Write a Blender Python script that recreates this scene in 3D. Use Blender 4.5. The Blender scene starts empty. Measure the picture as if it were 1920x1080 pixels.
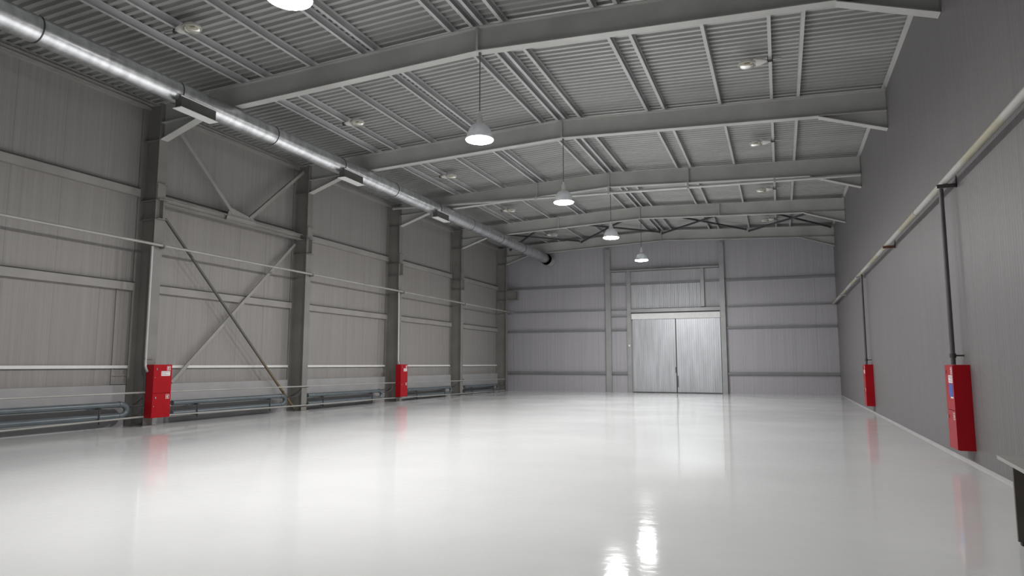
import bpy, math, random
from mathutils import Vector, Matrix
random.seed(7)
S = bpy.context.scene
COL = S.collection
PI = math.pi

# ------------------------------------------------------------------ camera
cd = bpy.data.cameras.new('camera'); cam = bpy.data.objects.new('camera', cd); COL.objects.link(cam)
cam.location = (0, 0, 1.5)
cam.rotation_euler = (PI/2 + 0.1118, 0, 0.3754)
cd.sensor_width = 36; cd.lens = 36*1272/1920; cd.clip_end = 200
S.camera = cam
# ------------------------------------------------------------------ world, exposure
w = bpy.data.worlds.new('world'); S.world = w; w.use_nodes = True
w.node_tree.nodes['Background'].inputs[0].default_value = (0.5, 0.55, 0.6, 1)
w.node_tree.nodes['Background'].inputs[1].default_value = 0.02
S.view_settings.view_transform = 'Standard'; S.view_settings.look = 'None'
S.view_settings.gamma = 1; S.view_settings.use_curve_mapping = False
S.view_settings.exposure = 2.18
S.cycles.max_bounces = 10; S.cycles.diffuse_bounces = 7; S.cycles.glossy_bounces = 4
S.cycles.use_denoising = True
S.cycles.sample_clamp_indirect = 6
LAMP = 112.0

# ------------------------------------------------------------------ main dimensions (metres)
XL, XC, XR, XM = -14.97, -14.39, 2.65, -5.60      # left wall, column face, right wall, ridge
YB, YF = 36.6, -11.0                              # back wall, wall behind the camera
SL = 0.042                                        # roof slope
def FY(k): return 12.34 + 5.841*k                 # frame lines
def under(x): return 7.96 - SL*abs(x-XM)          # rafter underside
def rtop(x): return 8.50 - SL*abs(x-XM)           # rafter top = purlin underside
PH = 0.18                                         # purlin height

# ------------------------------------------------------------------ materials
def nodes(name):
    m = bpy.data.materials.new(name); m.use_nodes = True
    nt = m.node_tree; return m, nt, nt.nodes['Principled BSDF']
def lk(nt, a, b): nt.links.new(a, b)
def mat(name, col, rough=0.5, metal=0.0, var=0.08, scale=3.0, stretch=(1,1,1), bump=0.0, bscale=40, spec=0.5, rvar=0.0):
    m, nt, p = nodes(name)
    N = nt.nodes
    p.inputs['Roughness'].default_value = rough; p.inputs['Metallic'].default_value = metal
    p.inputs['Specular IOR Level'].default_value = spec
    g = N.new('ShaderNodeNewGeometry'); mp = N.new('ShaderNodeMapping'); mp.inputs['Scale'].default_value = stretch
    lk(nt, g.outputs['Position'], mp.inputs['Vector'])
    n = N.new('ShaderNodeTexNoise'); n.inputs['Scale'].default_value = scale; n.inputs['Detail'].default_value = 5
    lk(nt, mp.outputs[0], n.inputs['Vector'])
    r = N.new('ShaderNodeMapRange'); r.inputs['To Min'].default_value = 1-var; r.inputs['To Max'].default_value = 1+var
    r.inputs['From Min'].default_value = 0.3; r.inputs['From Max'].default_value = 0.7
    lk(nt, n.outputs['Fac'], r.inputs['Value'])
    v = N.new('ShaderNodeVectorMath'); v.operation = 'SCALE'; v.inputs[0].default_value = col
    lk(nt, r.outputs[0], v.inputs['Scale']); lk(nt, v.outputs[0], p.inputs['Base Color'])
    if rvar:
        r2 = N.new('ShaderNodeMapRange'); r2.inputs['To Min'].default_value = rough-rvar; r2.inputs['To Max'].default_value = rough+rvar
        lk(nt, n.outputs['Fac'], r2.inputs['Value']); lk(nt, r2.outputs[0], p.inputs['Roughness'])
    if bump:
        b = N.new('ShaderNodeTexNoise'); b.inputs['Scale'].default_value = bscale
        lk(nt, mp.outputs[0], b.inputs['Vector'])
        bp = N.new('ShaderNodeBump'); bp.inputs['Strength'].default_value = bump; bp.inputs['Distance'].default_value = 0.01
        lk(nt, b.outputs['Fac'], bp.inputs['Height']); lk(nt, bp.outputs[0], p.inputs['Normal'])
    return m
def panel_mat(name, col, axis, rib=0.1, joint=1.0, rough=0.45, depth=0.7, spec=0.4, streak=0.07):
    """painted sandwich panel: fine vertical ribs, a joint every metre, faint vertical streaks"""
    m, nt, p = nodes(name); N = nt.nodes
    p.inputs['Roughness'].default_value = rough; p.inputs['Specular IOR Level'].default_value = spec
    g = N.new('ShaderNodeNewGeometry'); sp = N.new('ShaderNodeSeparateXYZ'); lk(nt, g.outputs['Position'], sp.inputs[0])
    c = sp.outputs[axis]
    def mth(op, a, b=None):
        n = N.new('ShaderNodeMath'); n.operation = op
        for i, q in enumerate((a, b)):
            if q is None: continue
            if isinstance(q, (int, float)): n.inputs[i].default_value = q
            else: lk(nt, q, n.inputs[i])
        return n.outputs[0]
    fr = mth('FRACT', mth('DIVIDE', mth('ADD', c, 50.0), rib))
    tri = mth('ABSOLUTE', mth('SUBTRACT', fr, 0.5))                 # 0 in the groove .. 0.5
    rp = N.new('ShaderNodeMapRange'); rp.inputs['From Min'].default_value = 0.02; rp.inputs['From Max'].default_value = 0.16
    lk(nt, tri, rp.inputs['Value'])
    fj = mth('FRACT', mth('DIVIDE', mth('ADD', c, 50.3), joint))
    jt = mth('GREATER_THAN', mth('ABSOLUTE', mth('SUBTRACT', fj, 0.5)), 0.492)
    mp = N.new('ShaderNodeMapping'); sc = [0.15, 0.15, 0.15]; sc[axis] = 6.0; sc[2] = 0.12; mp.inputs['Scale'].default_value = sc
    lk(nt, g.outputs['Position'], mp.inputs['Vector'])
    n = N.new('ShaderNodeTexNoise'); n.inputs['Scale'].default_value = 2.0; n.inputs['Detail'].default_value = 6
    lk(nt, mp.outputs[0], n.inputs['Vector'])
    r = N.new('ShaderNodeMapRange'); r.inputs['From Min'].default_value = 0.3; r.inputs['From Max'].default_value = 0.7
    r.inputs['To Min'].default_value = 1-streak; r.inputs['To Max'].default_value = 1+streak; lk(nt, n.outputs['Fac'], r.inputs['Value'])
    k = mth('MULTIPLY', r.outputs[0], mth('SUBTRACT', 1.0, mth('MULTIPLY', jt, 0.20)))
    v = N.new('ShaderNodeVectorMath'); v.operation = 'SCALE'; v.inputs[0].default_value = col
    lk(nt, k, v.inputs['Scale']); lk(nt, v.outputs[0], p.inputs['Base Color'])
    bp = N.new('ShaderNodeBump'); bp.inputs['Strength'].default_value = depth; bp.inputs['Distance'].default_value = 0.004
    lk(nt, rp.outputs[0], bp.inputs['Height']); lk(nt, bp.outputs[0], p.inputs['Normal'])
    return m
def floor_mat():
    m, nt, p = nodes('glossy_epoxy'); N = nt.nodes
    g = N.new('ShaderNodeNewGeometry')
    def noise(scale, detail, st=(1,1,1)):
        mp = N.new('ShaderNodeMapping'); mp.inputs['Scale'].default_value = st; lk(nt, g.outputs['Position'], mp.inputs['Vector'])
        n = N.new('ShaderNodeTexNoise'); n.inputs['Scale'].default_value = scale; n.inputs['Detail'].default_value = detail
        lk(nt, mp.outputs[0], n.inputs['Vector']); return n.outputs['Fac']
    def rng(a, lo, hi, f0=0.35, f1=0.65):
        r = N.new('ShaderNodeMapRange'); r.inputs['From Min'].default_value = f0; r.inputs['From Max'].default_value = f1
        r.inputs['To Min'].default_value = lo; r.inputs['To Max'].default_value = hi; lk(nt, a, r.inputs['Value']); return r.outputs[0]
    v = N.new('ShaderNodeVectorMath'); v.operation = 'SCALE'; v.inputs[0].default_value = (0.79, 0.795, 0.80)
    lk(nt, rng(noise(0.35, 6, (1, 1.2, 1)), 0.955, 1.035), v.inputs['Scale']); lk(nt, v.outputs[0], p.inputs['Base Color'])
    lk(nt, rng(noise(0.5, 4), 0.05, 0.10), p.inputs['Roughness'])
    p.inputs['Specular IOR Level'].default_value = 0.18
    b1 = N.new('ShaderNodeBump'); b1.inputs['Strength'].default_value = 0.12; b1.inputs['Distance'].default_value = 0.01
    lk(nt, noise(7.0, 2), b1.inputs['Height'])
    b2 = N.new('ShaderNodeBump'); b2.inputs['Strength'].default_value = 0.08; b2.inputs['Distance'].default_value = 0.01
    lk(nt, noise(1.1, 2), b2.inputs['Height']); lk(nt, b1.outputs[0], b2.inputs['Normal']); lk(nt, b2.outputs[0], p.inputs['Normal'])
    return m
def emit(name, col, strength):
    m, nt, p = nodes(name)
    p.inputs['Base Color'].default_value = (*col, 1)
    p.inputs['Emission Color'].default_value = (*col, 1); p.inputs['Emission Strength'].default_value = strength
    return m
def duct_mat():
    m = mat('galvanised_spiral', (0.74, 0.755, 0.775), 0.33, 1.0, 0.2, 2.2, (1, 2.5, 1), rvar=0.06)
    nt = m.node_tree; N = nt.nodes; p = N['Principled BSDF']
    g = N.new('ShaderNodeNewGeometry'); wv = N.new('ShaderNodeTexWave'); wv.bands_direction = 'Y'; wv.inputs['Scale'].default_value = 6.2832/(20*0.125)
    wv.inputs['Distortion'].default_value = 0.0
    lk(nt, g.outputs['Position'], wv.inputs['Vector'])
    r = N.new('ShaderNodeMapRange'); r.inputs['From Min'].default_value = 0.8; lk(nt, wv.outputs['Fac'], r.inputs['Value'])
    bp = N.new('ShaderNodeBump'); bp.inputs['Strength'].default_value = 0.2; bp.inputs['Distance'].default_value = 0.004
    lk(nt, r.outputs[0], bp.inputs['Height']); lk(nt, bp.outputs[0], p.inputs['Normal'])
    return m
def two_tone(name, c1, c2, axis, scale, thresh, rough=0.45, soft=0.03):
    """paint that changes along one axis (mended pipe lengths, rusty lower end)"""
    m, nt, p = nodes(name); N = nt.nodes; p.inputs['Roughness'].default_value = rough
    g = N.new('ShaderNodeNewGeometry'); mp = N.new('ShaderNodeMapping'); sc = [0, 0, 0]; sc[axis] = 1; mp.inputs['Scale'].default_value = sc
    lk(nt, g.outputs['Position'], mp.inputs['Vector'])
    if scale:
        n = N.new('ShaderNodeTexNoise'); n.inputs['Scale'].default_value = scale; n.inputs['Detail'].default_value = 0
        lk(nt, mp.outputs[0], n.inputs['Vector']); src = n.outputs['Fac']
    else:
        s = N.new('ShaderNodeSeparateXYZ'); lk(nt, g.outputs['Position'], s.inputs[0])
        n = N.new('ShaderNodeTexNoise'); n.inputs['Scale'].default_value = 3.0; lk(nt, g.outputs['Position'], n.inputs['Vector'])
        a = N.new('ShaderNodeMath'); a.operation = 'ADD'; lk(nt, s.outputs[axis], a.inputs[0]); lk(nt, n.outputs['Fac'], a.inputs[1]); src = a.outputs[0]
    r = N.new('ShaderNodeMapRange'); r.inputs['From Min'].default_value = thresh-soft; r.inputs['From Max'].default_value = thresh+soft
    lk(nt, src, r.inputs['Value'])
    mx = N.new('ShaderNodeMix'); mx.data_type = 'RGBA'; mx.inputs[6].default_value = (*c1, 1); mx.inputs[7].default_value = (*c2, 1)
    lk(nt, r.outputs[0], mx.inputs[0]); lk(nt, mx.outputs[2], p.inputs['Base Color'])
    return m
def shade_mat():
    m, nt, p = nodes('frosted_shade'); N = nt.nodes
    p.inputs['Base Color'].default_value = (0.72, 0.74, 0.76, 1); p.inputs['Roughness'].default_value = 0.35
    t = N.new('ShaderNodeBsdfTranslucent'); t.inputs['Color'].default_value = (0.8, 0.82, 0.85, 1)
    mx = N.new('ShaderNodeMixShader'); mx.inputs[0].default_value = 0.012
    lk(nt, p.outputs[0], mx.inputs[1]); lk(nt, t.outputs[0], mx.inputs[2]); lk(nt, mx.outputs[0], N['Material Output'].inputs['Surface'])
    return m
def glass_mat(name, col, rough=0.12):
    m, nt, p = nodes(name)
    p.inputs['Base Color'].default_value = (*col, 1); p.inputs['Roughness'].default_value = rough
    p.inputs['Transmission Weight'].default_value = 0.75; p.inputs['IOR'].default_value = 1.45
    return m

M = dict(
    floor=floor_mat(),
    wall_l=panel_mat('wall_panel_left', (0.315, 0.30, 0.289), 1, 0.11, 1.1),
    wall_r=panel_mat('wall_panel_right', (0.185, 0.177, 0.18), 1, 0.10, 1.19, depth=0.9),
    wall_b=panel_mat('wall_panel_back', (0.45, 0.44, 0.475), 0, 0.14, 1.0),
    plinth=mat('plinth_paint', (0.37, 0.365, 0.37), 0.6, 0, 0.06, 2.0, bump=0.1),
    steel=mat('grey_primed_steel', (0.235, 0.23, 0.215), 0.5, 0.0, 0.12, 1.3, rvar=0.08),
    beam=mat('grey_painted_rafter', (0.47, 0.47, 0.455), 0.5, 0.0, 0.12, 1.1, rvar=0.08),
    purlin=mat('galvanised_purlin', (0.50, 0.50, 0.505), 0.5, 0.1, 0.12, 1.6, (1, 0.4, 1)),
    deck=mat('profiled_deck_steel', (0.40, 0.405, 0.395), 0.42, 0.3, 0.10, 0.7, (0.5, 2, 1)),
    dark_edge=mat('dark_strip', (0.07, 0.066, 0.062), 0.7, 0, 0.1, 3),  # plain dark tone of the strips topping the left rails
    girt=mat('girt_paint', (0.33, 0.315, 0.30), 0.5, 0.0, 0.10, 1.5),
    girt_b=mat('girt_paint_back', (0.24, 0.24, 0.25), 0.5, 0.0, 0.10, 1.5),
    trim=mat('pale_trim', (0.47, 0.465, 0.46), 0.5, 0, 0.06, 2),
    white=mat('white_plastic', (0.80, 0.80, 0.79), 0.4, 0, 0.03, 4),
    red=mat('red_enamel', (0.40, 0.002, 0.009), 0.36, 0, 0.05, 3, spec=0.3),
    label=mat('white_sticker', (0.82, 0.78, 0.78), 0.5, 0, 0.03, 5),
    ink=mat('grey_print', (0.36, 0.30, 0.31), 0.6, 0, 0.1, 30),
    blue=mat('blue_sticker', (0.05, 0.10, 0.42), 0.5, 0, 0.05, 10),
    chrome=mat('lock_metal', (0.6, 0.6, 0.6), 0.25, 1.0, 0.05, 8),
    duct=duct_mat(),
    neck=mat('grille_neck_metal', (0.11, 0.11, 0.105), 0.5, 0.4, 0.1, 4),
    band=mat('dark_joint_band', (0.10, 0.10, 0.105), 0.45, 0.7, 0.1, 6),
    galv=mat('bright_galvanised', (0.62, 0.63, 0.64), 0.3, 0.9, 0.1, 3),
    grille=mat('grille_louvre', (0.86, 0.865, 0.86), 0.45, 0, 0.04, 5),
    register=mat('blue_grey_pipe', (0.115, 0.14, 0.155), 0.3, 0.0, 0.15, 2.5, spec=0.7),
    pipe=mat('grey_pipe', (0.42, 0.41, 0.39), 0.42, 0.2, 0.12, 2),
    palepipe=mat('pale_pipe', (0.52, 0.52, 0.51), 0.38, 0.2, 0.08, 2),
    riser=mat('dark_riser', (0.11, 0.105, 0.11), 0.45, 0.3, 0.12, 2),
    drencher=two_tone('mended_pipe', (0.38, 0.355, 0.265), (0.46, 0.45, 0.43), 1, 0.55, 0.5, 0.4),
    rust=mat('rusty_angle', (0.13, 0.055, 0.03), 0.75, 0.1, 0.3, 12),
    darksteel=mat('dark_bracket', (0.075, 0.07, 0.07), 0.55, 0.3, 0.15, 6),
    brace=two_tone('brace_paint', (0.19, 0.13, 0.065), (0.12, 0.115, 0.108), 2, 0, 2.0, 0.55, 0.7),
    brace_l=mat('brace_pale_paint', (0.335, 0.32, 0.308), 0.5, 0, 0.06, 2),
    door=mat('galvanised_door', (0.58, 0.60, 0.63), 0.36, 0.45, 0.10, 1.4, (3.5, 1, 0.35), rvar=0.07),
    overpanel=mat('pale_profiled_sheet', (0.52, 0.53, 0.56), 0.5, 0.1, 0.12, 1.2, (3, 1, 0.3)),
    jamb=mat('pale_post', (0.36, 0.37, 0.37), 0.45, 0.2, 0.1, 2),
    shade=shade_mat(),
    lens=emit('lamp_lens', (1.0, 0.99, 0.972), LAMP),
    rod=mat('lamp_rod', (0.20, 0.20, 0.20), 0.4, 0.5, 0.08, 6),
    head=mat('white_housing', (0.74, 0.73, 0.70), 0.35, 0, 0.06, 6),
    bowl=glass_mat('amber_bowl', (0.82, 0.80, 0.66)),
    reflector=mat('lamp_reflector', (0.66, 0.62, 0.50), 0.3, 0.5, 0.15, 9),
    ledge=mat('table_laminate', (0.36, 0.36, 0.335), 0.45, 0, 0.05, 4),
    board=mat('dark_board', (0.13, 0.115, 0.10), 0.5, 0, 0.12, 5),
    ground=mat('outside_ground', (0.2, 0.2, 0.2), 0.9),
)

# ------------------------------------------------------------------ mesh helpers
class MB:
    def __init__(self): self.v = []; self.f = []; self.sm = []
    def add(self, vs, fs, smooth=False):
        o = len(self.v); self.v += [tuple(p) for p in vs]
        self.f += [tuple(i+o for i in q) for q in fs]; self.sm += [smooth]*len(fs); return self
    def box(self, x0, x1, y0, y1, z0, z1):
        vs = [(x, y, z) for z in (z0, z1) for y in (y0, y1) for x in (x0, x1)]
        return self.add(vs, [(0,2,3,1), (4,5,7,6), (0,1,5,4), (2,6,7,3), (0,4,6,2), (1,3,7,5)])
    def bevbox(self, x0, x1, y0, y1, z0, z1, b=0.01):
        """box with bevelled vertical edges"""
        pr = [(x0+b,y0),(x1-b,y0),(x1,y0+b),(x1,y1-b),(x1-b,y1),(x0+b,y1),(x0,y1-b),(x0,y0+b)]
        n = 8; vs = [(x,y,z0) for x,y in pr] + [(x,y,z1) for x,y in pr]
        return self.add(vs, [tuple(range(n-1,-1,-1)), tuple(range(n,2*n))] + [(i,(i+1)%n,n+(i+1)%n,n+i) for i in range(n)])
    def prism(self, pts, a, b):
        """polygon pts (3D, planar) swept by vector from offset a to offset b"""
        n = len(pts); a = Vector(a); b = Vector(b)
        vs = [Vector(p)+a for p in pts] + [Vector(p)+b for p in pts]
        return self.add(vs, [tuple(range(n-1,-1,-1)), tuple(range(n,2*n))] + [(i,(i+1)%n,n+(i+1)%n,n+i) for i in range(n)])
    def bar(self, p, q, wd, ht, up=(0,0,1)):
        """rectangular bar from p to q"""
        p = Vector(p); q = Vector(q); d = (q-p).normalized(); s = d.cross(Vector(up))
        if s.length < 1e-4: s = d.cross(Vector((1,0,0)))
        s.normalize(); u = s.cross(d)
        vs = [c + s*(i*wd/2) + u*(j*ht/2) for c in (p, q) for i, j in ((-1,-1),(1,-1),(1,1),(-1,1))]
        return self.add(vs, [(3,2,1,0), (4,5,6,7)] + [(i,(i+1)%4,4+(i+1)%4,4+i) for i in range(4)])
    def tube(self, path, r, seg=12, cap=True):
        path = [Vector(p) for p in path]; n = len(path); rings = []
        ref = None
        for i, p in enumerate(path):
            d = (path[min(i+1,n-1)] - path[max(i-1,0)]).normalized()
            if ref is None: ref = Vector((0,0,1)) if abs(d.z) < 0.9 else Vector((1,0,0))
            s = d.cross(ref).normalized(); u = s.cross(d); ref = u
            rr = r[i] if isinstance(r, (list, tuple)) else r
            rings.append([p + (s*math.cos(2*PI*k/seg) + u*math.sin(2*PI*k/seg))*rr for k in range(seg)])
        vs = [v for g in rings for v in g]
        fs = [(i*seg+k, i*seg+(k+1)%seg, (i+1)*seg+(k+1)%seg, (i+1)*seg+k) for i in range(n-1) for k in range(seg)]
        self.add(vs, fs, True)
        if cap:
            self.add(rings[0], [tuple(range(seg-1,-1,-1))]); self.add(rings[-1], [tuple(range(seg))])
        return self
    def lathe(self, prof, c, seg=28, sx=1.0, sy=1.0):
        """profile [(r,z)] turned about the vertical through c"""
        n = len(prof); vs = [(c[0]+r*sx*math.cos(2*PI*k/seg), c[1]+r*sy*math.sin(2*PI*k/seg), c[2]+z) for r, z in prof for k in range(seg)]
        fs = [(i*seg+k, i*seg+(k+1)%seg, (i+1)*seg+(k+1)%seg, (i+1)*seg+k) for i in range(n-1) for k in range(seg)]
        return self.add(vs, fs, True)
    def disc(self, c, r, seg=28, up=1):
        vs = [(c[0]+r*math.cos(2*PI*k/seg), c[1]+r*math.sin(2*PI*k/seg), c[2]) for k in range(seg)]
        return self.add(vs, [tuple(range(seg)) if up > 0 else tuple(range(seg-1,-1,-1))])

ORG = {}
def obj(name, mb, m, parent=None, origin=None):
    """link mb as one mesh object; world coordinates in, origin at its base (or the parent's)"""
    if parent is not None: o0 = ORG[parent.name]
    elif origin is not None: o0 = Vector(origin)
    else:
        xs, ys, zs = zip(*mb.v); o0 = Vector(((min(xs)+max(xs))/2, (min(ys)+max(ys))/2, min(zs)))
    me = bpy.data.meshes.new(name)
    me.from_pydata([Vector(p)-o0 for p in mb.v], [], mb.f)
    me.polygons.foreach_set('use_smooth', mb.sm)
    me.materials.append(m)
    me.update()
    if any(mb.sm): me.set_sharp_from_angle(angle=math.radians(38))
    o = bpy.data.objects.new(name, me); COL.objects.link(o)
    if parent is not None: o.parent = parent
    else: o.location = o0
    ORG[o.name] = o0
    return o
def tag(o, label, cat, group=None, kind='thing'):
    o['label'] = label; o['category'] = cat; o['kind'] = kind
    if group: o['group'] = group
    return o
def thing(name, loc, label, cat, group=None):
    o = bpy.data.objects.new(name, None); COL.objects.link(o); o.location = loc; o.empty_display_size = 0.2
    ORG[o.name] = Vector(loc); return tag(o, label, cat, group)
def struct(name, mb, m, label=None):
    o = obj(name, mb, m); o['kind'] = 'structure'
    if label: o['label'] = label; 
    return o
def dup(root, loc, label):
    """a thing with its parts and sub-parts"""
    r = root.copy(); COL.objects.link(r); r.location = loc; r['label'] = label; ORG[r.name] = Vector(loc)
    for ch in list(root.children):
        c = ch.copy(); COL.objects.link(c); c.parent = r
        for g in list(ch.children):
            d = g.copy(); COL.objects.link(d); d.parent = c
    return r

# ================================================================== THE SHELL
struct('floor', MB().box(XL-0.3, XR+0.3, YF-0.3, YB+0.3, -0.2, 0), M['floor'], 'glossy white epoxy floor of the empty hall')
zl, zr = rtop(XL)+PH, rtop(XR)+PH
struct('wall_left', MB().box(XL-0.15, XL, YF-0.15, YB+0.15, 0, zl+0.02), M['wall_l'], 'grey ribbed panel wall behind the row of columns')
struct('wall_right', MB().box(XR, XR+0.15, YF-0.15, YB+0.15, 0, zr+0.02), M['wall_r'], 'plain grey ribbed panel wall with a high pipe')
DX0, DX1, DZ = -7.40, -2.82, 4.2       # doorway
def gable(y0, y1):
    g = MB()
    def part(pts): g.prism([(x, y0, z) for x, z in pts], (0,0,0), (0, y1-y0, 0))
    return g, part
g, part = gable(YB, YB+0.15)
top = lambda x: rtop(x)+PH+0.02
part([(XL, 0), (DX0, 0), (DX0, top(DX0)), (XL, top(XL))])
part([(DX1, 0), (XR, 0), (XR, top(XR)), (DX1, top(DX1))])
part([(DX0, DZ), (DX1, DZ), (DX1, top(DX1)), (XM, top(XM)), (DX0, top(DX0))])
struct('wall_back', g, M['wall_b'], 'grey panel gable wall around the sliding gate')
g, part = gable(YF-0.15, YF)
part([(XL, 0), (XR, 0), (XR, top(XR)), (XM, top(XM)), (XL, top(XL))])
struct('wall_front', g, M['wall_b'])
# profiled roof deck, ribs across the hall from eave to ridge
g = MB(); P = 0.2; prof = []; y = YF-0.1
while y < YB+0.1:
    prof += [(y, 0.0), (y+0.075, 0.0), (y+0.1, 0.062), (y+0.175, 0.062)]; y += P
xs = [XL-0.1, XM, XR+0.1]
vs = [(x, py, rtop(x)+PH+0.008+pz) for x in xs for py, pz in prof]; n = len(prof)
fs = [(i*n+j, i*n+j+1, (i+1)*n+j+1, (i+1)*n+j) for i in (0, 1) for j in range(n-1)]
g.add(vs, fs)
vs2 = [(x, py, rtop(x)+PH+0.12) for x in xs for py in (YF-0.2, YB+0.2)]
g.add(vs2, [(0,1,3,2), (2,3,5,4)])
struct('ceiling', g, M['deck'], 'profiled steel roof deck with ribs running up to the ridge')
struct('baseboard_right', MB().prism([(XR-0.028, 0, 0), (XR, 0, 0), (XR, 0, 0.035), (XR-0.008, 0, 0.035)], (0, YF, 0), (0, YB, 0)), M['plinth'])
# eave flashings
struct('trim_1', MB().prism([(XR-0.05, 0, zr-0.02), (XR, 0, zr-0.16), (XR, 0, zr-0.02)], (0, YF, 0), (0, YB, 0)), M['trim'], 'pale flashing along the top of the right wall')
struct('trim_2', MB().box(XL, XL+0.10, YF, YB, 8.02, 8.10).box(XL, XL+0.06, YF, YB, 8.10, 8.2), M['girt'], 'stepped flashing along the top of the left wall')

# ================================================================== COLUMNS on the left wall
def ordinal(k): return ['nearest', 'second nearest', 'third nearest', 'fourth nearest', 'farthest'][k]
CLAB = ['grey steel column with the nearest red cabinet on its face',
        'grey steel column at the far foot of the diagonal wall brace',
        'grey steel column behind the smaller far red cabinet on the left',
        'grey steel column standing next to last on the left wall, no cabinet',
        'grey steel column in the far left corner with a long stub bracket']
def column(k):
    y = FY(k); t = thing('steel_column', ((XL+XC)/2, y, 0), CLAB[k], 'column', 'columns along the left wall')
    zt = rtop(XC) - 0.02
    s = MB(); hw = 0.13
    s.box(XC-0.016, XC, y-hw, y+hw, 0.02, zt)                      # inner flange
    s.box(XL+0.01, XL+0.03, y-hw-0.06, y+hw+0.06, 0.02, zt)        # outer flange
    s.box(XL+0.03, XC-0.016, y-0.006, y+0.006, 0.02, zt)           # web
    obj('shaft', s, M['steel'], t)
    obj('base_plate', MB().bevbox(XL+0.005, XC+0.06, y-0.2, y+0.2, 0, 0.02, 0.02), M['steel'], t)
    for z in (7.16, 5.60, 5.12):
        obj('stiffener', MB().box(XL+0.03, XC-0.016, y-0.115, y-0.006, z-0.007, z+0.007).box(XL+0.03, XC-0.016, y+0.006, y+0.115, z-0.007, z+0.007), M['steel'], t)
    # crane-beam stub on the inner flange
    L = 0.68 if k == 4 else 0.12
    b = MB(); b.box(XC, XC+L, y-0.125, y+0.125, 5.594, 5.612); b.box(XC, XC+L, y-0.125, y+0.125, 5.108, 5.126)
    b.box(XC, XC+L, y-0.008, y+0.008, 5.126, 5.594)
    if k == 4: b.box(XC+L-0.012, XC+L, y-0.1, y+0.1, 5.126, 5.594)
    obj('bracket', b, M['steel'], t)
    if k < 4:
        p = MB(); p.box(XC, XC+0.03, y-0.12, y+0.12, 5.612, 5.99); p.box(XC, XC+0.07, y-0.15, y+0.15, 5.99, 6.015)
        obj('bracket_seat', p, M['steel'], t)
    return t
for k in range(5): column(k)

# ================================================================== RAFTERS
RLAB = ['deep grey I-beam rafter nearest the viewer, running out through the top edge',
        'grey I-beam rafter second from the viewer, behind the first hanging lamp',
        'grey I-beam rafter with a pale sloping pipe strapped underneath',
        'grey I-beam rafter next to last, in front of the roof cross bracing',
        'grey I-beam rafter closest to the gate wall, dark underside']
KXL, KXR = -13.0, 1.13
def rafter(k, lab, real=True):
    y = FY(k); t = thing('rafter', (XM, y, under(XM)), lab, 'beam', 'rafters spanning the hall')
    b = MB(); hw = 0.11
    for x0, x1 in ((XC+0.002, XM), (XM, XR-0.01)):
        for f, hgt, h in ((under, 0.0, 0.018), (rtop, -0.018, 0.018)):
            pts = [(x0, 0, f(x0)+hgt), (x1, 0, f(x1)+hgt), (x1, 0, f(x1)+hgt+h), (x0, 0, f(x0)+hgt+h)]
            b.prism(pts, (0, y-hw, 0), (0, y+hw, 0))
        pts = [(x0, 0, under(x0)+0.018), (x1, 0, under(x1)+0.018), (x1, 0, rtop(x1)-0.018), (x0, 0, rtop(x0)-0.018)]
        b.prism(pts, (0, y-0.006, 0), (0, y+0.006, 0))
    obj('beam', b, M['beam'], t)
    for x0, xk in ((XC+0.002, KXL), (XR-0.01, KXR)):
        zb = 7.16; zk = under(xk)
        h = MB(); h.prism([(x0, 0, zb+0.018), (xk, 0, zk), (x0, 0, under(x0))], (0, y-0.006, 0), (0, y+0.006, 0))
        h.prism([(x0, 0, zb), (xk, 0, zk-0.018), (xk, 0, zk), (x0, 0, zb+0.018)], (0, y-hw, 0), (0, y+hw, 0))
        obj('haunch', h, M['beam'], t)
    spots = [XM]
    if k == 2: spots += [-8.4, -2.77]
    if k == 3: spots += [-9.4, -2.2]
    for x in spots:
        obj('stiffener', MB().box(x-0.02, x+0.02, y-0.125, y-0.006, under(x)+0.019, rtop(x)-0.018), M['beam'], t)
    return t
for k in range(5): rafter(k, RLAB[k])
rafter(-1, 'grey I-beam rafter overhead, above the lamp cut by the top edge')

# ================================================================== PURLINS
PX = [(-11.87, 'roof purlin nearest the duct, first from the left eave'),
      (-11.15, 'roof purlin second from the left eave, the left lamp heads hang on it'),
      (-9.84, 'roof purlin third from the left eave, alone between two pairs'),
      (-8.45, 'left one of the close purlin pair midway up the left slope'),
      (-8.12, 'right one of the close purlin pair midway up the left slope'),
      (-6.23, 'single roof purlin just left of the ridge pair'),
      (-5.72, 'left one of the two purlins forming the dark slot at the ridge'),
      (-5.50, 'right one of the two purlins forming the dark slot at the ridge'),
      (-5.05, 'single roof purlin just right of the ridge pair'),
      (-3.14, 'left one of the spaced purlin pair on the right slope'),
      (-2.68, 'right one of the spaced purlin pair on the right slope'),
      (-1.22, 'single purlin midway down the right roof slope'),
      (0.05, 'purlin on the right slope that carries the right lamp heads'),
      (0.68, 'roof purlin closest to the right wall')]
for x, lab in PX:
    zb = rtop(x)+0.003; wd = 0.072; tk = 0.006
    s = 1 if x < XM else -1
    g = MB()
    x0, x1 = x-wd/2, x+wd/2
    g.box(x0, x1, YF+0.01, YB-0.01, zb, zb+tk)                           # bottom flange
    g.box(x0, x1, YF+0.01, YB-0.01, zb+PH-tk, zb+PH)                     # top flange
    g.box(x0, x0+tk, YF+0.01, YB-0.01, zb+tk, zb+PH-tk)
    tag(obj('purlin', g, M['purlin']), lab, 'purlin', 'purlins under the roof deck')

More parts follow.
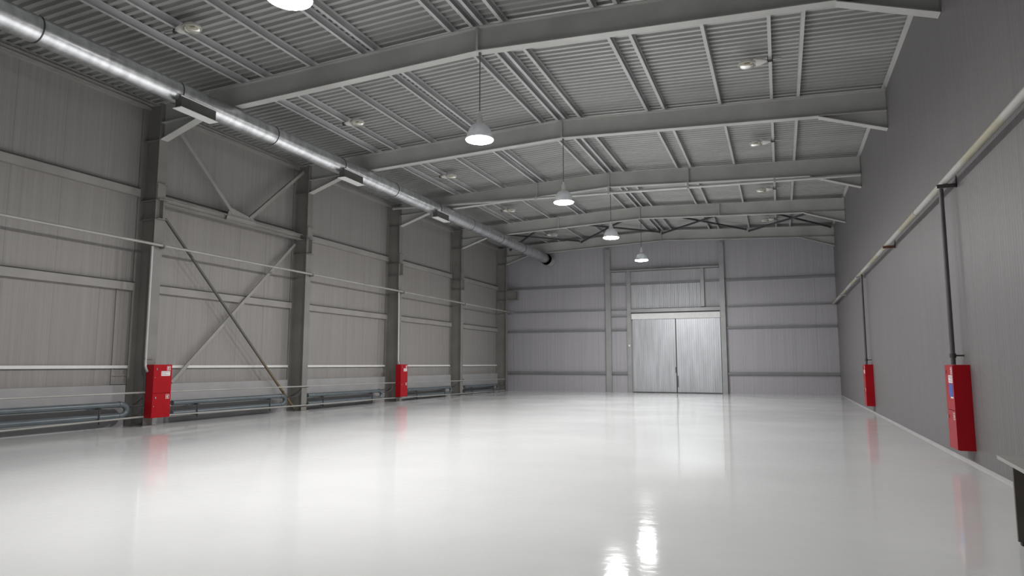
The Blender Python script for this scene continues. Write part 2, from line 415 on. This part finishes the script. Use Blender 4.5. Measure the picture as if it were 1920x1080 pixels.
# ================================================================== LEFT WALL: girts, stripe, plinth
BAYS = ['in the bay left of the nearest column', 'in the cross-braced bay', 'between the second and third columns',
        'between the third and fourth columns', 'in the last bay before the corner']
def bay(k): return (YF+6 if k == 0 else FY(k-1)+0.2, FY(k)-0.2)
for k in range(5):
    y0, y1 = bay(k)
    g = MB(); g.box(XL+0.002, XL+0.12, y0, y1, 5.87, 5.885); g.box(XL+0.105, XL+0.12, y0, y1, 5.71, 5.87); g.box(XL+0.002, XL+0.12, y0, y1, 5.695, 5.71)
    o = tag(obj('wall_girt', g, M['girt']), 'upper horizontal wall rail '+BAYS[k], 'rail', 'upper rails on the left wall')
    obj('top_strip', MB().box(XL+0.002, XL+0.10, y0, y1, 5.885, 5.925), M['dark_edge'], o)  # dark strip added to draw the dark line above the rail
    g = MB(); g.box(XL+0.002, XL+0.12, y0, y1, 3.49, 3.505); g.box(XL+0.105, XL+0.12, y0, y1, 3.33, 3.49); g.box(XL+0.002, XL+0.12, y0, y1, 3.315, 3.33)
    o = tag(obj('wall_girt', g, M['girt']), 'middle horizontal wall rail '+BAYS[k], 'rail', 'middle rails on the left wall')
    obj('top_strip', MB().box(XL+0.002, XL+0.10, y0, y1, 3.505, 3.535), M['dark_edge'], o)  # same added dark strip, thinner, on the middle rail
    tag(obj('cable_trunking', MB().box(XL+(0.036 if k == 0 else 0.002), XL+0.07, y0+0.02, y1-0.02, 1.40, 1.47), M['white']),
        'thin white trunking strip '+BAYS[k]+' of the left wall', 'trunking', 'white trunking on the left wall')
    struct('baseboard_left', MB().box(XL, XL+0.16, y0+0.05, y1-0.12, 0, 1.0), M['plinth'])
    g = MB(); yp = FY(k)-0.62; g.box(XL+0.002, XL+0.03, yp, yp+0.03, 1.02, 3.3); g.box(XL+0.002, XL+0.03, yp+0.03, FY(k)-0.2, 1.02, 1.05); g.box(XL+0.002, XL+0.03, yp+0.03, FY(k)-0.2, 1.22, 1.24)
    if k == 0: tag(obj('cable_ladder', g, M['girt']), 'narrow upright frame on the wall left of the nearest column', 'frame')

# cross bracing in the first full bay
t = thing('wall_brace', (XL+0.3, 15.3, 5.6), 'steel bracing with a V above the strut, in the second bay of the left wall', 'brace')
obj('strut', MB().box(-14.76, -14.55, FY(0)+0.135, FY(1)-0.135, 5.745, 5.76).box(-14.662, -14.65, FY(0)+0.135, FY(1)-0.135, 5.60, 5.745).box(-14.76, -14.55, FY(0)+0.135, FY(1)-0.135, 5.585, 5.60), M['girt'], t)
obj('gusset', MB().prism([(-14.60, 14.72, 5.58), (-14.60, 15.95, 5.58), (-14.60, 15.85, 5.82), (-14.60, 15.4, 5.9), (-14.60, 14.86, 6.0)], (0,0,0), (0.012,0,0)), M['brace_l'], t)
obj('upper_diagonal', MB().bar((-14.62, 12.9, 7.68), (-14.62, 15.03, 5.8), 0.10, 0.09, (1,0,0)), M['brace_l'], t)
obj('upper_diagonal', MB().bar((-14.62, 15.66, 5.82), (-14.62, 18.02, 7.88), 0.10, 0.09, (1,0,0)), M['girt'], t)
o = obj('lower_diagonal', MB().bar((-14.62, 12.72, 5.22), (-14.62, 17.98, 0.10), 0.055, 0.055, (1,0,0)), M['brace'], t); o['label'] = 'thin dark diagonal, rusty at its lower end'
obj('lower_diagonal', MB().bar((-14.80, 17.97, 5.44), (-14.80, 13.35, 1.03), 0.09, 0.03, (1,0,0)), M['brace_l'], t)

# ================================================================== PIPES on the left wall
pl = thing('wall_pipe', (-14.24, 12.3, 4.43), 'long thin pale pipe running level along the left columns', 'pipe')
obj('pipe', MB().tube([(-14.28, YF+0.02, 4.45), (-14.28, YB-0.14, 4.45)], 0.034), M['pipe'], pl)
for k in range(5):
    y = FY(k)+0.05
    obj('clamp', MB().box(-14.387, -14.22, y, y+0.05, 4.37, 4.41).box(-14.245, -14.225, y, y+0.05, 4.41, 4.47), M['steel'], pl)
for k, lab in ((0, 'pale vertical pipe dropping to the nearest left red cabinet'), (2, 'pale vertical pipe dropping to the far left red cabinet')):
    y = FY(k)-(0.205 if k == 0 else 0.20)
    r = thing('riser_pipe', (-14.32, y, 1.5), lab, 'pipe', 'pipes feeding the red cabinets')
    low = [(-14.335, y, 1.56), (-14.325, y, 1.45), (-14.29, y+0.002, 1.37), (-14.25, y+0.003, 1.32)] if k == 0 else [(-14.30, y, 1.62), (-14.27, y, 1.57), (-14.27, y, 1.494)]
    obj('pipe', MB().tube([(-14.335, y, 4.40)] + low, 0.030), M['palepipe'], r)
    obj('clamp', MB().box(-14.387, -14.36, y-0.06, y+0.25, 1.62, 1.64).box(-14.375, -14.29, y-0.06, y-0.035, 1.62, 1.64), M['steel'], r)
def zs(z, y): return z - 0.0075*(y-10)
h = thing('heating_pipe', (-14.33, 12, 0.8), 'thin heating supply pipe running level above the wall registers', 'pipe', 'thin heating pipes along the left wall')
obj('pipe', MB().tube([(-14.345, yy, zz) for yy, zz in ((YF+0.02, 0.82), (9, 0.82), (12, 0.82), (18, 0.79), (23, 0.77), (29.4, 0.71), (35.3, 0.68))], 0.022), M['pipe'], h)
for k in range(4): obj('clamp', MB().box(-14.387, -14.325, FY(k)+0.1, FY(k)+0.13, 0.76, 0.79), M['darksteel'], h)
h = thing('heating_pipe', (-14.33, 12, 0.2), 'thin heating return pipe just above the floor below the wall registers', 'pipe', 'thin heating pipes along the left wall')
obj('pipe', MB().tube([(-14.345, yy, zz) for yy, zz in ((YF+0.02, 0.18), (9, 0.19), (12, 0.24), (18, 0.185), (23, 0.175), (29.4, 0.10), (35.3, 0.06))], 0.022), M['pipe'], h)
for k in range(4): obj('clamp', MB().box(-14.387, -14.325, FY(k)+0.1, FY(k)+0.13, 0.2, 0.225), M['darksteel'], h)
REG = [(3.0, 11.85), (13.15, 17.42), (18.5, 22.98), (24.9, 28.98), (30.45, 34.7)]
RL = ['dark blue-grey heating pipe loop low on the wall left of the nearest column',
      'dark blue-grey heating pipe loop behind the foot of the diagonal brace',
      'dark blue-grey heating pipe loop between second and third columns',
      'dark blue-grey heating pipe loop right of the far left red cabinet',
      'dark blue-grey heating pipe loop in the last bay before the corner']
for k, (y0, y1) in enumerate(REG):
    zt, zb = zs(0.555, (y0+y1)/2 if k else 10), zs(0.29, (y0+y1)/2 if k else 10); x = -14.52; r = 0.068; zm = (zt+zb)/2; R = (zt-zb)/2
    t = thing('heating_register', (x, (y0+y1)/2, zb), RL[k], 'heating pipe', 'heating loops low on the left wall')
    path = [(x, y0, zt), (x, y1-R-0.05, zt)] + [(x, y1-R-0.05+(R+0.05)*math.sin(a), zm+R*math.cos(a)) for a in [PI*i/12 for i in range(1, 12)]] + [(x, y1-R-0.05, zb), (x, y0, zb)]
    obj('pipe', MB().tube(path, r, 14), M['register'], t)
    for zz in (zt, zb): obj('weld_collar', MB().tube([(x, y1-R-0.09, zz), (x, y1-R-0.04, zz)], r+0.008, 14), M['register'], t)
    for yb in (y0+0.75 if k else y0+4, y1-0.75):
        b = MB(); b.box(XL+0.163, x+0.085, yb-0.04, yb+0.04, zt-0.082, zt-0.062); b.box(x+0.068, x+0.085, yb-0.012, yb+0.012, zb-0.16, zt-0.07)
        b.box(XL+0.163, x+0.085, yb-0.03, yb+0.03, zb-0.082, zb-0.062)
        obj('bracket', b, M['darksteel'], t)
    obj('feed_pipe', MB().tube([(x, y1-0.02, zm+0.09), (x+0.05, y1+0.12, zm+0.08), (-14.345, y1+0.24, zm+0.09), (-14.345, y1+0.4, zm+0.14), (-14.345, y1+0.52, zm+0.27)], 0.018, 8), M['darksteel'], t)

# ================================================================== RED FIRE CABINETS
def cabinet(loc, lab, facing, style):
    """facing +1: front looks to +X, -1: front looks to -X; loc = centre of the back at floor level"""
    x0, yc, _ = loc; zb, zt = 0.21, 1.49; d = 0.23; hw = 0.27
    t = thing('fire_cabinet', loc, lab, 'fire cabinet', 'red fire cabinets')
    f = facing
    def bx(a, b, y0, y1, z0, z1, mb=None):
        mb = mb or MB(); xa, xb = sorted((x0+f*a, x0+f*b)); return mb.box(xa, xb, y0, y1, z0, z1)
    b = MB(); bx(0, d-0.02, yc-hw, yc+hw, zb, zt, b)
    obj('body', b, M['red'], t)
    if f > 0:
        for zz in (0.5, 1.15): obj('mount', MB().box(x0-0.067, x0-0.001, yc-0.1, yc+0.05, zz, zz+0.04), M['darksteel'], t)
    zm = 0.80
    for z0, z1, up in ((zm+0.004, zt-0.006, True), (zb+0.006, zm-0.004, False)):
        dr = obj('door', bx(d-0.02, d, yc-hw+0.006, yc+hw-0.006, z0, z1), M['red'], t)
        yl = yc-hw+0.09 if f > 0 else yc+hw-0.09
        g = MB(); bx(d, d+0.012, yl-0.016, yl+0.016, z1-0.13, z1-0.08, g)
        obj('lock', g, M['chrome'], dr)
        g = MB(); bx(d, d+0.008, yl-0.05, yl-0.03, z1-0.32, z1-0.30, g); obj('vent_stud', g, M['chrome'], dr)
        # pictogram: white square with red field and a white mark
        ys = yc+hw-0.10 if f > 0 else yc-hw+0.10; zc = z1-0.085; s = 0.052
        p = MB(); bx(d, d+0.002, ys-s, ys+s, zc-s, zc+s, p); obj('pictogram', p, M['label'], dr)
        p = MB(); bx(d+0.002, d+0.003, ys-s+0.009, ys+s-0.009, zc-s+0.009, zc+s-0.009, p); pf = obj('pictogram_field', p, M['red'], dr)
        p = MB()
        if up:
            bx(d+0.003, d+0.004, ys-0.032, ys-0.008, zc-0.034, zc+0.03, p); bx(d+0.003, d+0.004, ys-0.008, ys+0.034, zc+0.014, zc+0.03, p); bx(d+0.003, d+0.004, ys+0.012, ys+0.03, zc-0.034, zc-0.004, p)
        else:
            bx(d+0.003, d+0.004, ys-0.013, ys+0.013, zc-0.034, zc+0.016, p); bx(d+0.003, d+0.004, ys-0.007, ys+0.028, zc+0.018, zc+0.028, p); bx(d+0.003, d+0.004, ys-0.03, ys-0.02, zc-0.02, zc+0.02, p)
        obj('pictogram_mark', p, M['label'], dr)
        if up:
            yc2 = yc+0.085*f; zl0 = z1-0.27
            p = MB(); bx(d, d+0.002, yc2-0.13, yc2+0.13, zl0, zl0+0.115, p); obj('notice', p, M['label'], dr)
            p = MB()
            for zz, ww in ((zl0+0.082, 0.115), (zl0+0.055, 0.06), (zl0+0.022, 0.095)):
                q = yc2-0.115
                while q < yc2-0.115+2*ww:
                    l = random.choice((0.02, 0.03, 0.045)); bx(d+0.002, d+0.003, q, min(q+l, yc2+0.115), zz, zz+0.014, p); q += l+0.011
            obj('notice_print', p, M['ink'], dr)
            if style == 'blue':
                p = MB(); bx(d, d+0.002, yc2-0.12, yc2+0.12, zl0-0.21, zl0-0.015, p); obj('blue_notice', p, M['blue'], dr)
                p = MB(); bx(d, d+0.002, yc2-0.12, yc2+0.05, zl0-0.235, zl0-0.212, p); obj('notice_strip', p, M['label'], dr)
    return t
cabinet((XC+0.07, FY(0)+0.10, 0), 'red fire cabinet on the nearest column of the left wall', 1, 'plain')
cabinet((XC+0.07, FY(2)-0.07, 0), 'small-looking red fire cabinet on the third column of the left wall', 1, 'plain')
cabinet((XR-0.002, 12.37, 0), 'red fire cabinet with a blue sticker on the right wall', -1, 'blue')
cabinet((XR-0.002, 24.02, 0), 'farther red fire cabinet on the right wall, thin pipe above it', -1, 'plain')

# ================================================================== VENTILATION DUCT
DXC, DZC, DR = -12.1, 7.42, 0.25
t = thing('ventilation_duct', (DXC, 20, DZC), 'long round silver spiral duct hung under the left roof slope', 'duct')
obj('duct_tube', MB().tube([(DXC, YF+0.02, DZC), (DXC, 34.4, DZC)], DR, 40), M['duct'], t)
for y in (4.5, 7.57, 10.6, 13.62, 16.55, 19.6, 22.75, 25.8, 29.1, 32.1):
    obj('joint_band', MB().tube([(DXC, y-0.012, DZC), (DXC, y+0.012, DZC)], DR+0.008, 40), M['band'], t)
path = [(DXC, 34.4+0.1*i, DZC-0.02) for i in range(15)]
o = obj('flexible_collar', MB().tube(path, [DR-0.012+(0.022 if i % 2 else 0) for i in range(15)], 32), M['galv'], t)
o = obj('fan_casing', MB().tube([(DXC+0.06, 35.85, DZC-0.05), (DXC+0.06, 36.3, DZC-0.05)], 0.31, 36), M['pipe'], t)
for yy in (35.85, 36.27): obj('casing_flange', MB().tube([(DXC+0.06, yy, DZC-0.05), (DXC+0.06, yy+0.03, DZC-0.05)], 0.345, 36), M['galv'], o)
for k in range(-1, 4):
    obj('hanger', MB().box(DXC-0.02, DXC+0.02, FY(k)-0.03, FY(k)+0.03, DZC+DR-0.01, under(DXC)-0.003), M['band'], t)
for y0 in (10.5, 16.42, 22.3):
    n = MB(); xa, xb, ya, yb = -12.02, -11.80, y0, y0+1.0
    n.box(xa+0.02, xb-0.02, ya+0.02, yb-0.02, 7.02, 7.30)
    gn = obj('grille_neck', n, M['neck'], t)
    fr = MB(); fr.box(xa-0.02, xb+0.02, ya-0.02, yb+0.02, 7.005, 7.02); g1 = obj('grille', fr, M['grille'], gn)
    obj('saddle_strip', MB().box(xb-0.005, xb+0.02, ya-0.02, yb+0.02, 7.255, 7.275), M['grille'], gn)

# ================================================================== PIPE under the third rafter
t = thing('drain_pipe', (XM, FY(2)-0.20, 7.75), 'straight pale pipe sloping across the hall under the third rafter', 'pipe')
yp = FY(2)-0.20; zp = lambda x: 7.89 - 0.0205*(x+14.49)
obj('pipe', MB().tube([(XC-0.3, yp, zp(XC-0.3)), (XR-0.02, yp, zp(XR))], 0.052, 16), M['palepipe'], t)
for x in (-12.9, -8.4, XM, -2.77, 0.05):
    zu = under(x)-0.004
    obj('hanger', MB().box(x-0.03, x+0.03, yp-0.062, yp-0.054, min(zp(x)-0.062, zu-0.007), max(zp(x), zu)).box(x-0.03, x+0.03, yp-0.054, FY(2)-0.04, zu-0.007, zu).box(x-0.03, x+0.03, yp-0.054, yp+0.05, zp(x)-0.062, zp(x)-0.053), M['beam'], t)

# ================================================================== ROOF CROSS BRACING in the last bay
def brace(p, q, lab):
    p, q = Vector(p), Vector(q)
    t = tag(obj('roof_brace', MB().bar(p, q, 0.075, 0.075), M['riser']), lab, 'brace', 'roof cross braces before the gate wall')
    for e in (p, q):
        yw = FY(3)+0.0065 if e.y < FY(3)+1 else FY(4)-0.0065
        obj('end_plate', MB().box(e.x-0.03, e.x+0.03, min(yw, e.y), max(yw, e.y), e.z-0.03, e.z+0.03), M['darksteel'], t)
ya, yb = FY(3)+0.17, FY(4)-0.17
BR = [(-14.2, -10.0), (-10.0, -5.6), (-5.6, -1.3), (-1.3, 2.55)]
BW = ['leftmost', 'second from left', 'second from right', 'rightmost']
for i, (xa, xb) in enumerate(BR):
    z = lambda x: rtop(x)-0.09
    xa, xb = xa+0.07, xb-0.07
    brace((xa, ya, z(xa)), (xb, yb, z(xb)), 'roof brace rod of the %s crossed pair, going away to the right' % BW[i])
    brace((xa, yb, z(xa)-0.085), (xb, ya, z(xb)-0.085), 'roof brace rod of the %s crossed pair, going away to the left' % BW[i])

# ================================================================== RIGHT WALL PIPE, RISERS, BRACKETS
t = thing('wall_pipe', (XR-0.15, 12, 4.35), 'thick grey and yellowish pipe running high along the right wall', 'pipe')
zr_ = lambda y: 4.335 + 0.004*(y-10)
obj('pipe', MB().tube([(XR-0.15, YF+0.02, zr_(YF)), (XR-0.15, YB-0.14, zr_(YB))], 0.052, 18), M['drencher'], t)
for y in (8.0, 14.6, 20.7, 27.5, 33.4):
    obj('coupling', MB().tube([(XR-0.15, y-0.05, zr_(y)), (XR-0.15, y+0.05, zr_(y))], 0.060, 18), M['drencher'], t)
for y, lab, z0 in ((12.42, 'dark vertical pipe down to the near right red cabinet', 1.49), (24.05, 'dark vertical pipe down to the far right red cabinet', 1.49)):
    r = thing('riser_pipe', (XR-0.15, y, z0), lab, 'pipe', 'pipes feeding the red cabinets')
    obj('pipe', MB().tube([(XR-0.15, y, zr_(y)-0.056), (XR-0.15, y, z0+0.002)], 0.034, 14), M['riser'], r)
    c = MB(); c.box(XR-0.19, XR-0.002, y-0.012, y+0.012, 1.62, 1.645); c.tube([(XR-0.15, y, 1.60), (XR-0.15, y, 1.665)], 0.045, 14)
    obj('clamp', c, M['darksteel'], r)
for y, m, lab in ((12.1, 'darksteel', 'dark angle bracket holding the right wall pipe over the near cabinet'),
                  (18.2, 'rust', 'rusty brown bracket under the right wall pipe'),
                  (24.5, 'jamb', 'grey pipe bracket above the far right red cabinet'),
                  (31.0, 'jamb', 'grey pipe bracket nearest the gate wall on the right')):
    b = MB(); z = zr_(y)-0.056
    b.box(XR-0.27, XR-0.002, y-0.03, y+0.03, z-0.012, z).box(XR-0.27, XR-0.002, y-0.03, y-0.022, z-0.06, z-0.012).box(XR-0.012, XR-0.002, y-0.03, y+0.03, z-0.06, z+0.12)
    tag(obj('pipe_bracket', b, M[m]), lab, 'bracket', 'brackets of the right wall pipe')

# ================================================================== BACK WALL: posts, rails, gate
def post(x0, x1, y0, z0, z1, m, lab, hollow=True):
    s = MB(); tk = 0.02
    s.box(x0, x1, y0, y0+tk, z0, z1); s.box((x0+x1)/2-tk/2, (x0+x1)/2+tk/2, y0+tk, YB-tk, z0, z1); s.box(x0, x1, YB-tk, YB-0.002, z0, z1)
    return tag(obj('gable_post', s, m), lab, 'post', 'posts on the gate wall')
post(-8.83, -8.54, YB-0.22, 0, 7.80, M['jamb'], 'tall pale steel post left of the gate, reaching the rafter')
post(-7.66, -7.44, YB-0.20, 0, 6.5, M['jamb'], 'pale post forming the left jamb of the gate')
post(-2.80, -2.55, YB-0.22, 0, 7.80, M['jamb'], 'tall pale post forming the right jamb of the gate, reaching the rafter')
post(-3.76, -3.58, YB-0.16, 4.5, 6.5, M['jamb'], 'short post between the lintel and the upper cross beam')
tag(obj('cross_beam', MB().box(-8.53, -2.82, YB-0.24, YB-0.23, 6.50, 6.62).box(-8.53, -2.82, YB-0.24, YB-0.002, 6.60, 6.615).box(-8.53, -2.82, YB-0.24, YB-0.002, 6.50, 6.515), M['jamb']), 'pale cross beam high above the gate', 'beam')
tag(obj('gate_lintel', MB().box(-7.43, -2.81, YB-0.21, YB-0.19, 4.27, 4.47).box(-7.43, -2.81, YB-0.21, YB-0.002, 4.45, 4.47), M['jamb']), 'pale steel lintel resting on the gate jambs', 'lintel')
W_ = [('left of the tall left post', XL+0.03, -8.84), ('between the tall left post and the gate', -8.53, -7.67), ('right of the gate', -2.54, XR-0.01)]
for z, th, nm in ((5.81, 0.09, 'uppermost'), (4.45, 0.05, 'thin second'), (3.36, 0.09, 'third'), (1.03, 0.13, 'lowest thick')):
    for wname, x0, x1 in W_:
        g = MB(); g.box(x0, x1, YB-0.13, YB-0.115, z-th/2, z+th/2); g.box(x0, x1, YB-0.115, YB-0.002, z+th/2-0.015, z+th/2); g.box(x0, x1, YB-0.115, YB-0.002, z-th/2, z-th/2+0.015)
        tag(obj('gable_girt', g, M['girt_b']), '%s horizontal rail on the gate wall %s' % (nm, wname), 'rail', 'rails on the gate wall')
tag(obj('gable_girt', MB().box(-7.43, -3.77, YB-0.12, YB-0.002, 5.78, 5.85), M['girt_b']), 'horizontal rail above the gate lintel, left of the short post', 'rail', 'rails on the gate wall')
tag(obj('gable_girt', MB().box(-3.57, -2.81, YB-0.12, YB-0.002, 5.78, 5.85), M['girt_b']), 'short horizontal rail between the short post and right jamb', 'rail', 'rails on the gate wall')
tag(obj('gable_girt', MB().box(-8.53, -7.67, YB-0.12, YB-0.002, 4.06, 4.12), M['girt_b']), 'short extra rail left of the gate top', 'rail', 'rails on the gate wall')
def corrugated(x0, x1, y, z0, z1, pitch, dep):
    n = int(round((x1-x0)/pitch)); g = MB(); pr = []
    for i in range(n):
        a = x0+(x1-x0)*i/n; p = (x1-x0)/n
        pr += [(a, y), (a+0.40*p, y), (a+0.5*p, y-dep), (a+0.9*p, y-dep)]
    pr.append((x1, y))
    back = [(x1, y+0.03), (x0, y+0.03)]
    g.prism([(px, py, 0) for px, py in pr+back], (0,0,z0), (0,0,z1)); return g
struct('trim_3', corrugated(-7.43, -3.77, YB-0.035, 4.48, 5.77, 0.19, 0.025), M['overpanel'], 'pale profiled sheet above the gate lintel')
dr = thing('door_1', (-5.1, YB-0.1, 0), 'double gate of pale galvanised profiled sheet in the back wall', 'gate'); dr['kind'] = 'structure'
l1 = obj('leaf', corrugated(-7.38, -5.12, YB-0.075, 0.04, 3.92, 0.113, 0.018), M['door'], dr); l1['label'] = 'left gate leaf'
l2 = obj('leaf', corrugated(-5.07, -2.83, YB-0.075, 0.04, 3.90, 0.113, 0.018), M['door'], dr); l2['label'] = 'right gate leaf'
obj('handle', MB().box(-5.16, -5.13, YB-0.13, YB-0.093, 1.05, 1.35), M['darksteel'], l1)
obj('bolt', MB().box(-5.06, -5.03, YB-0.12, YB-0.093, 0.3, 0.9), M['darksteel'], l2)
obj('seam', MB().box(-5.12, -5.07, YB-0.07, YB-0.05, 0.02, 3.92), M['darksteel'], dr)
obj('threshold', MB().box(-7.42, -2.82, YB-0.16, YB, 0.0, 0.03), M['darksteel'], dr)
o = obj('header_cover', MB().box(-7.42, -2.82, YB-0.19, YB-0.05, 3.90, 4.20), M['grille'], dr); o['label'] = 'pale cover strip over the gate track'
tag(obj('wall_switch', MB().bevbox(-7.60, -7.50, YB-0.245, YB-0.201, 2.42, 2.55, 0.01), M['white']), 'small white switch box on the left gate jamb', 'switch')

# ================================================================== PENDANT LAMPS
LX = -5.58
def lamp(y):
    t = thing('pendant_lamp', (LX, y, 6.09), '', 'pendant lamp', 'hanging bell lamps under the ridge')
    c = (LX, y, 6.09)
    out = [(0.285, -0.005), (0.29, 0.0), (0.272, 0.03), (0.255, 0.11), (0.225, 0.20), (0.18, 0.275), (0.125, 0.315), (0.085, 0.33)]
    inn = [(r-0.012, z-0.008) for r, z in reversed(out[1:])]
    obj('lamp_shade', MB().lathe(out+inn+[(0.270, -0.005), (0.285, -0.005)], c, 36), M['shade'], t)
    obj('lens', MB().lathe([(0.284, -0.004), (0.278, -0.016), (0.25, -0.028), (0.17, -0.037), (0.08, -0.040), (0.0, -0.041)], c, 36), M['lens'], t)
    obj('socket', MB().lathe([(0.085, 0.325), (0.085, 0.36), (0.062, 0.42), (0.055, 0.50), (0.03, 0.53), (0.022, 0.60), (0.0, 0.60)], c, 20), M['head'], t)
    ztop = under(LX)-0.051 if y > 0 else rtop(LX)
    obj('rod', MB().tube([(LX, y, 6.68), (LX, y, 7.91)], 0.012, 8), M['rod'], t)
    obj('hook', MB().box(LX-0.02, LX+0.02, y-0.03, y+0.03, 7.9, 7.956), M['rod'], t)
    return t
L0 = lamp(FY(0)); L0['label'] = 'largest whole hanging bell lamp, in front of the second rafter'
LL = {-1: 'glowing bell lamp cut off by the top edge of the photo', 1: 'hanging bell lamp second nearest whole one, in front of the sloping pipe',
      2: 'hanging bell lamp third nearest, just above the left gate post', 3: 'smallest hanging bell lamp, directly in front of the gate wall'}
for k, lab in LL.items(): dup(L0, (LX, FY(k), 6.09), lab)

# ================================================================== UNLIT LAMP HEADS on the purlins
def head(x, y, z, s, lab):
    """flat street-lamp head; s=+1: bowl points to +X, s=-1: bowl points to -X"""
    t = thing('lamp_head', (x, y, z), lab, 'lamp', 'unlit lamp heads on the %s purlins' % ('left' if s > 0 else 'right'))
    def ell(prof, cx, sx, sy, zz=0.0):
        return MB().lathe(prof, (x+s*cx, y, z+zz), 28, sx, sy)
    dome = [(0.0, 0.115), (0.08, 0.11), (0.14, 0.09), (0.178, 0.055), (0.188, 0.02), (0.19, 0.0), (0.178, -0.004)]
    obj('dome', ell(dome, 0.10, 1.0, 0.95), M['head'], t)
    obj('reflector', ell([(0.172, 0.002), (0.14, 0.04), (0.08, 0.065), (0.0, 0.07)], 0.10, 1.0, 0.95), M['reflector'], t)
    obj('bulb', MB().tube([(x+s*0.0, y, z+0.025), (x+s*0.06, y, z+0.025), (x+s*0.16, y, z+0.022), (x+s*0.19, y, z+0.02)], [0.022, 0.034, 0.034, 0.01], 12), M['darksteel'], t)
    obj('bowl', ell([(0.185, 0.0), (0.175, -0.03), (0.14, -0.06), (0.08, -0.078), (0.0, -0.082)], 0.10, 1.0, 0.95), M['bowl'], t)
    hx = [(-0.09, 0.155, 0.10), (-0.20, 0.13, 0.085), (-0.28, 0.07, 0.045), (-0.31, 0.04, 0.035)]
    g = MB(); vs = []
    for cx, wd, hg in hx:
        for a in range(12):
            an = 2*PI*a/12; vs.append((x+s*cx, y+wd*math.cos(an), z+0.03+hg*math.sin(an)*(0.7 if math.sin(an) < 0 else 1.0)))
    fs = [(i*12+k, i*12+(k+1) % 12, (i+1)*12+(k+1) % 12, (i+1)*12+k) for i in range(3) for k in range(12)]
    g.add(vs, fs, True); g.add(vs[:12], [tuple(range(11, -1, -1))]); g.add(vs[-12:], [tuple(range(12))])
    obj('housing', g, M['head'], t)
    obj('arm', MB().tube([(x-s*0.28, y, z+0.04), (x-s*0.62, y, z+0.05)], 0.024, 10), M['pipe'], t)
    px = -11.15 if s > 0 else 0.05
    zt = rtop(px)
    obj('clamp', MB().box(px-0.055, px-0.04, y-0.03, y+0.03, z+0.0, zt+0.02).box(px+0.04, px+0.055, y-0.03, y+0.03, z+0.0, zt+0.02).box(px-0.055, px+0.055, y-0.03, y+0.03, z+0.0, z+0.015), M['darksteel'], t)
    return t
HL = ['unlit lamp head on the left slope nearest the viewer, above the duct', 'unlit lamp head on the left slope, second from the viewer, behind the first rafter',
      'unlit lamp head on the left slope, middle one of the row', 'unlit lamp head on the left slope, fourth from the viewer',
      'unlit lamp head farthest along the left slope, among the roof braces']
for i, y in enumerate((9.69, 15.45, 21.29, 27.13, 33.2)): head(-10.82, y, rtop(-11)-0.09, 1, HL[i])
HR = ['unlit lamp head on the right slope nearest the viewer', 'unlit lamp head on the right slope, second from the viewer',
      'unlit lamp head on the right slope, third from the viewer', 'unlit lamp head farthest along the right slope, by the roof braces']
for i, y in enumerate((15.5, 21.4, 27.4, 33.3)): head(-0.34, y, rtop(0)-0.09, -1, HR[i])

# ================================================================== TABLE at the right edge
t = thing('table', (2.2, 6.4, 0), 'pale-topped table with a dark end panel by the right wall', 'table')
obj('tabletop', MB().prism([(1.62, 5.75, 0), (2.60, 5.75, 0), (2.60, 7.10, 0), (1.70, 7.10, 0)], (0,0,0.69), (0,0,0.72)), M['ledge'], t)
lg = obj('end_panel', MB().box(1.78, 2.52, 6.98, 7.01, 0.03, 0.69), M['board'], t)
obj('foot', MB().box(1.80, 1.86, 6.97, 7.02, 0.0, 0.03).box(2.44, 2.50, 6.97, 7.02, 0.0, 0.03), M['darksteel'], lg)
lg = obj('end_panel', MB().box(1.78, 2.52, 5.84, 5.87, 0.03, 0.69), M['board'], t)
obj('foot', MB().box(1.80, 1.86, 5.83, 5.88, 0.0, 0.03).box(2.44, 2.50, 5.83, 5.88, 0.0, 0.03), M['darksteel'], lg)
obj('back_panel', MB().box(2.40, 2.42, 5.87, 6.98, 0.30, 0.69), M['board'], t)
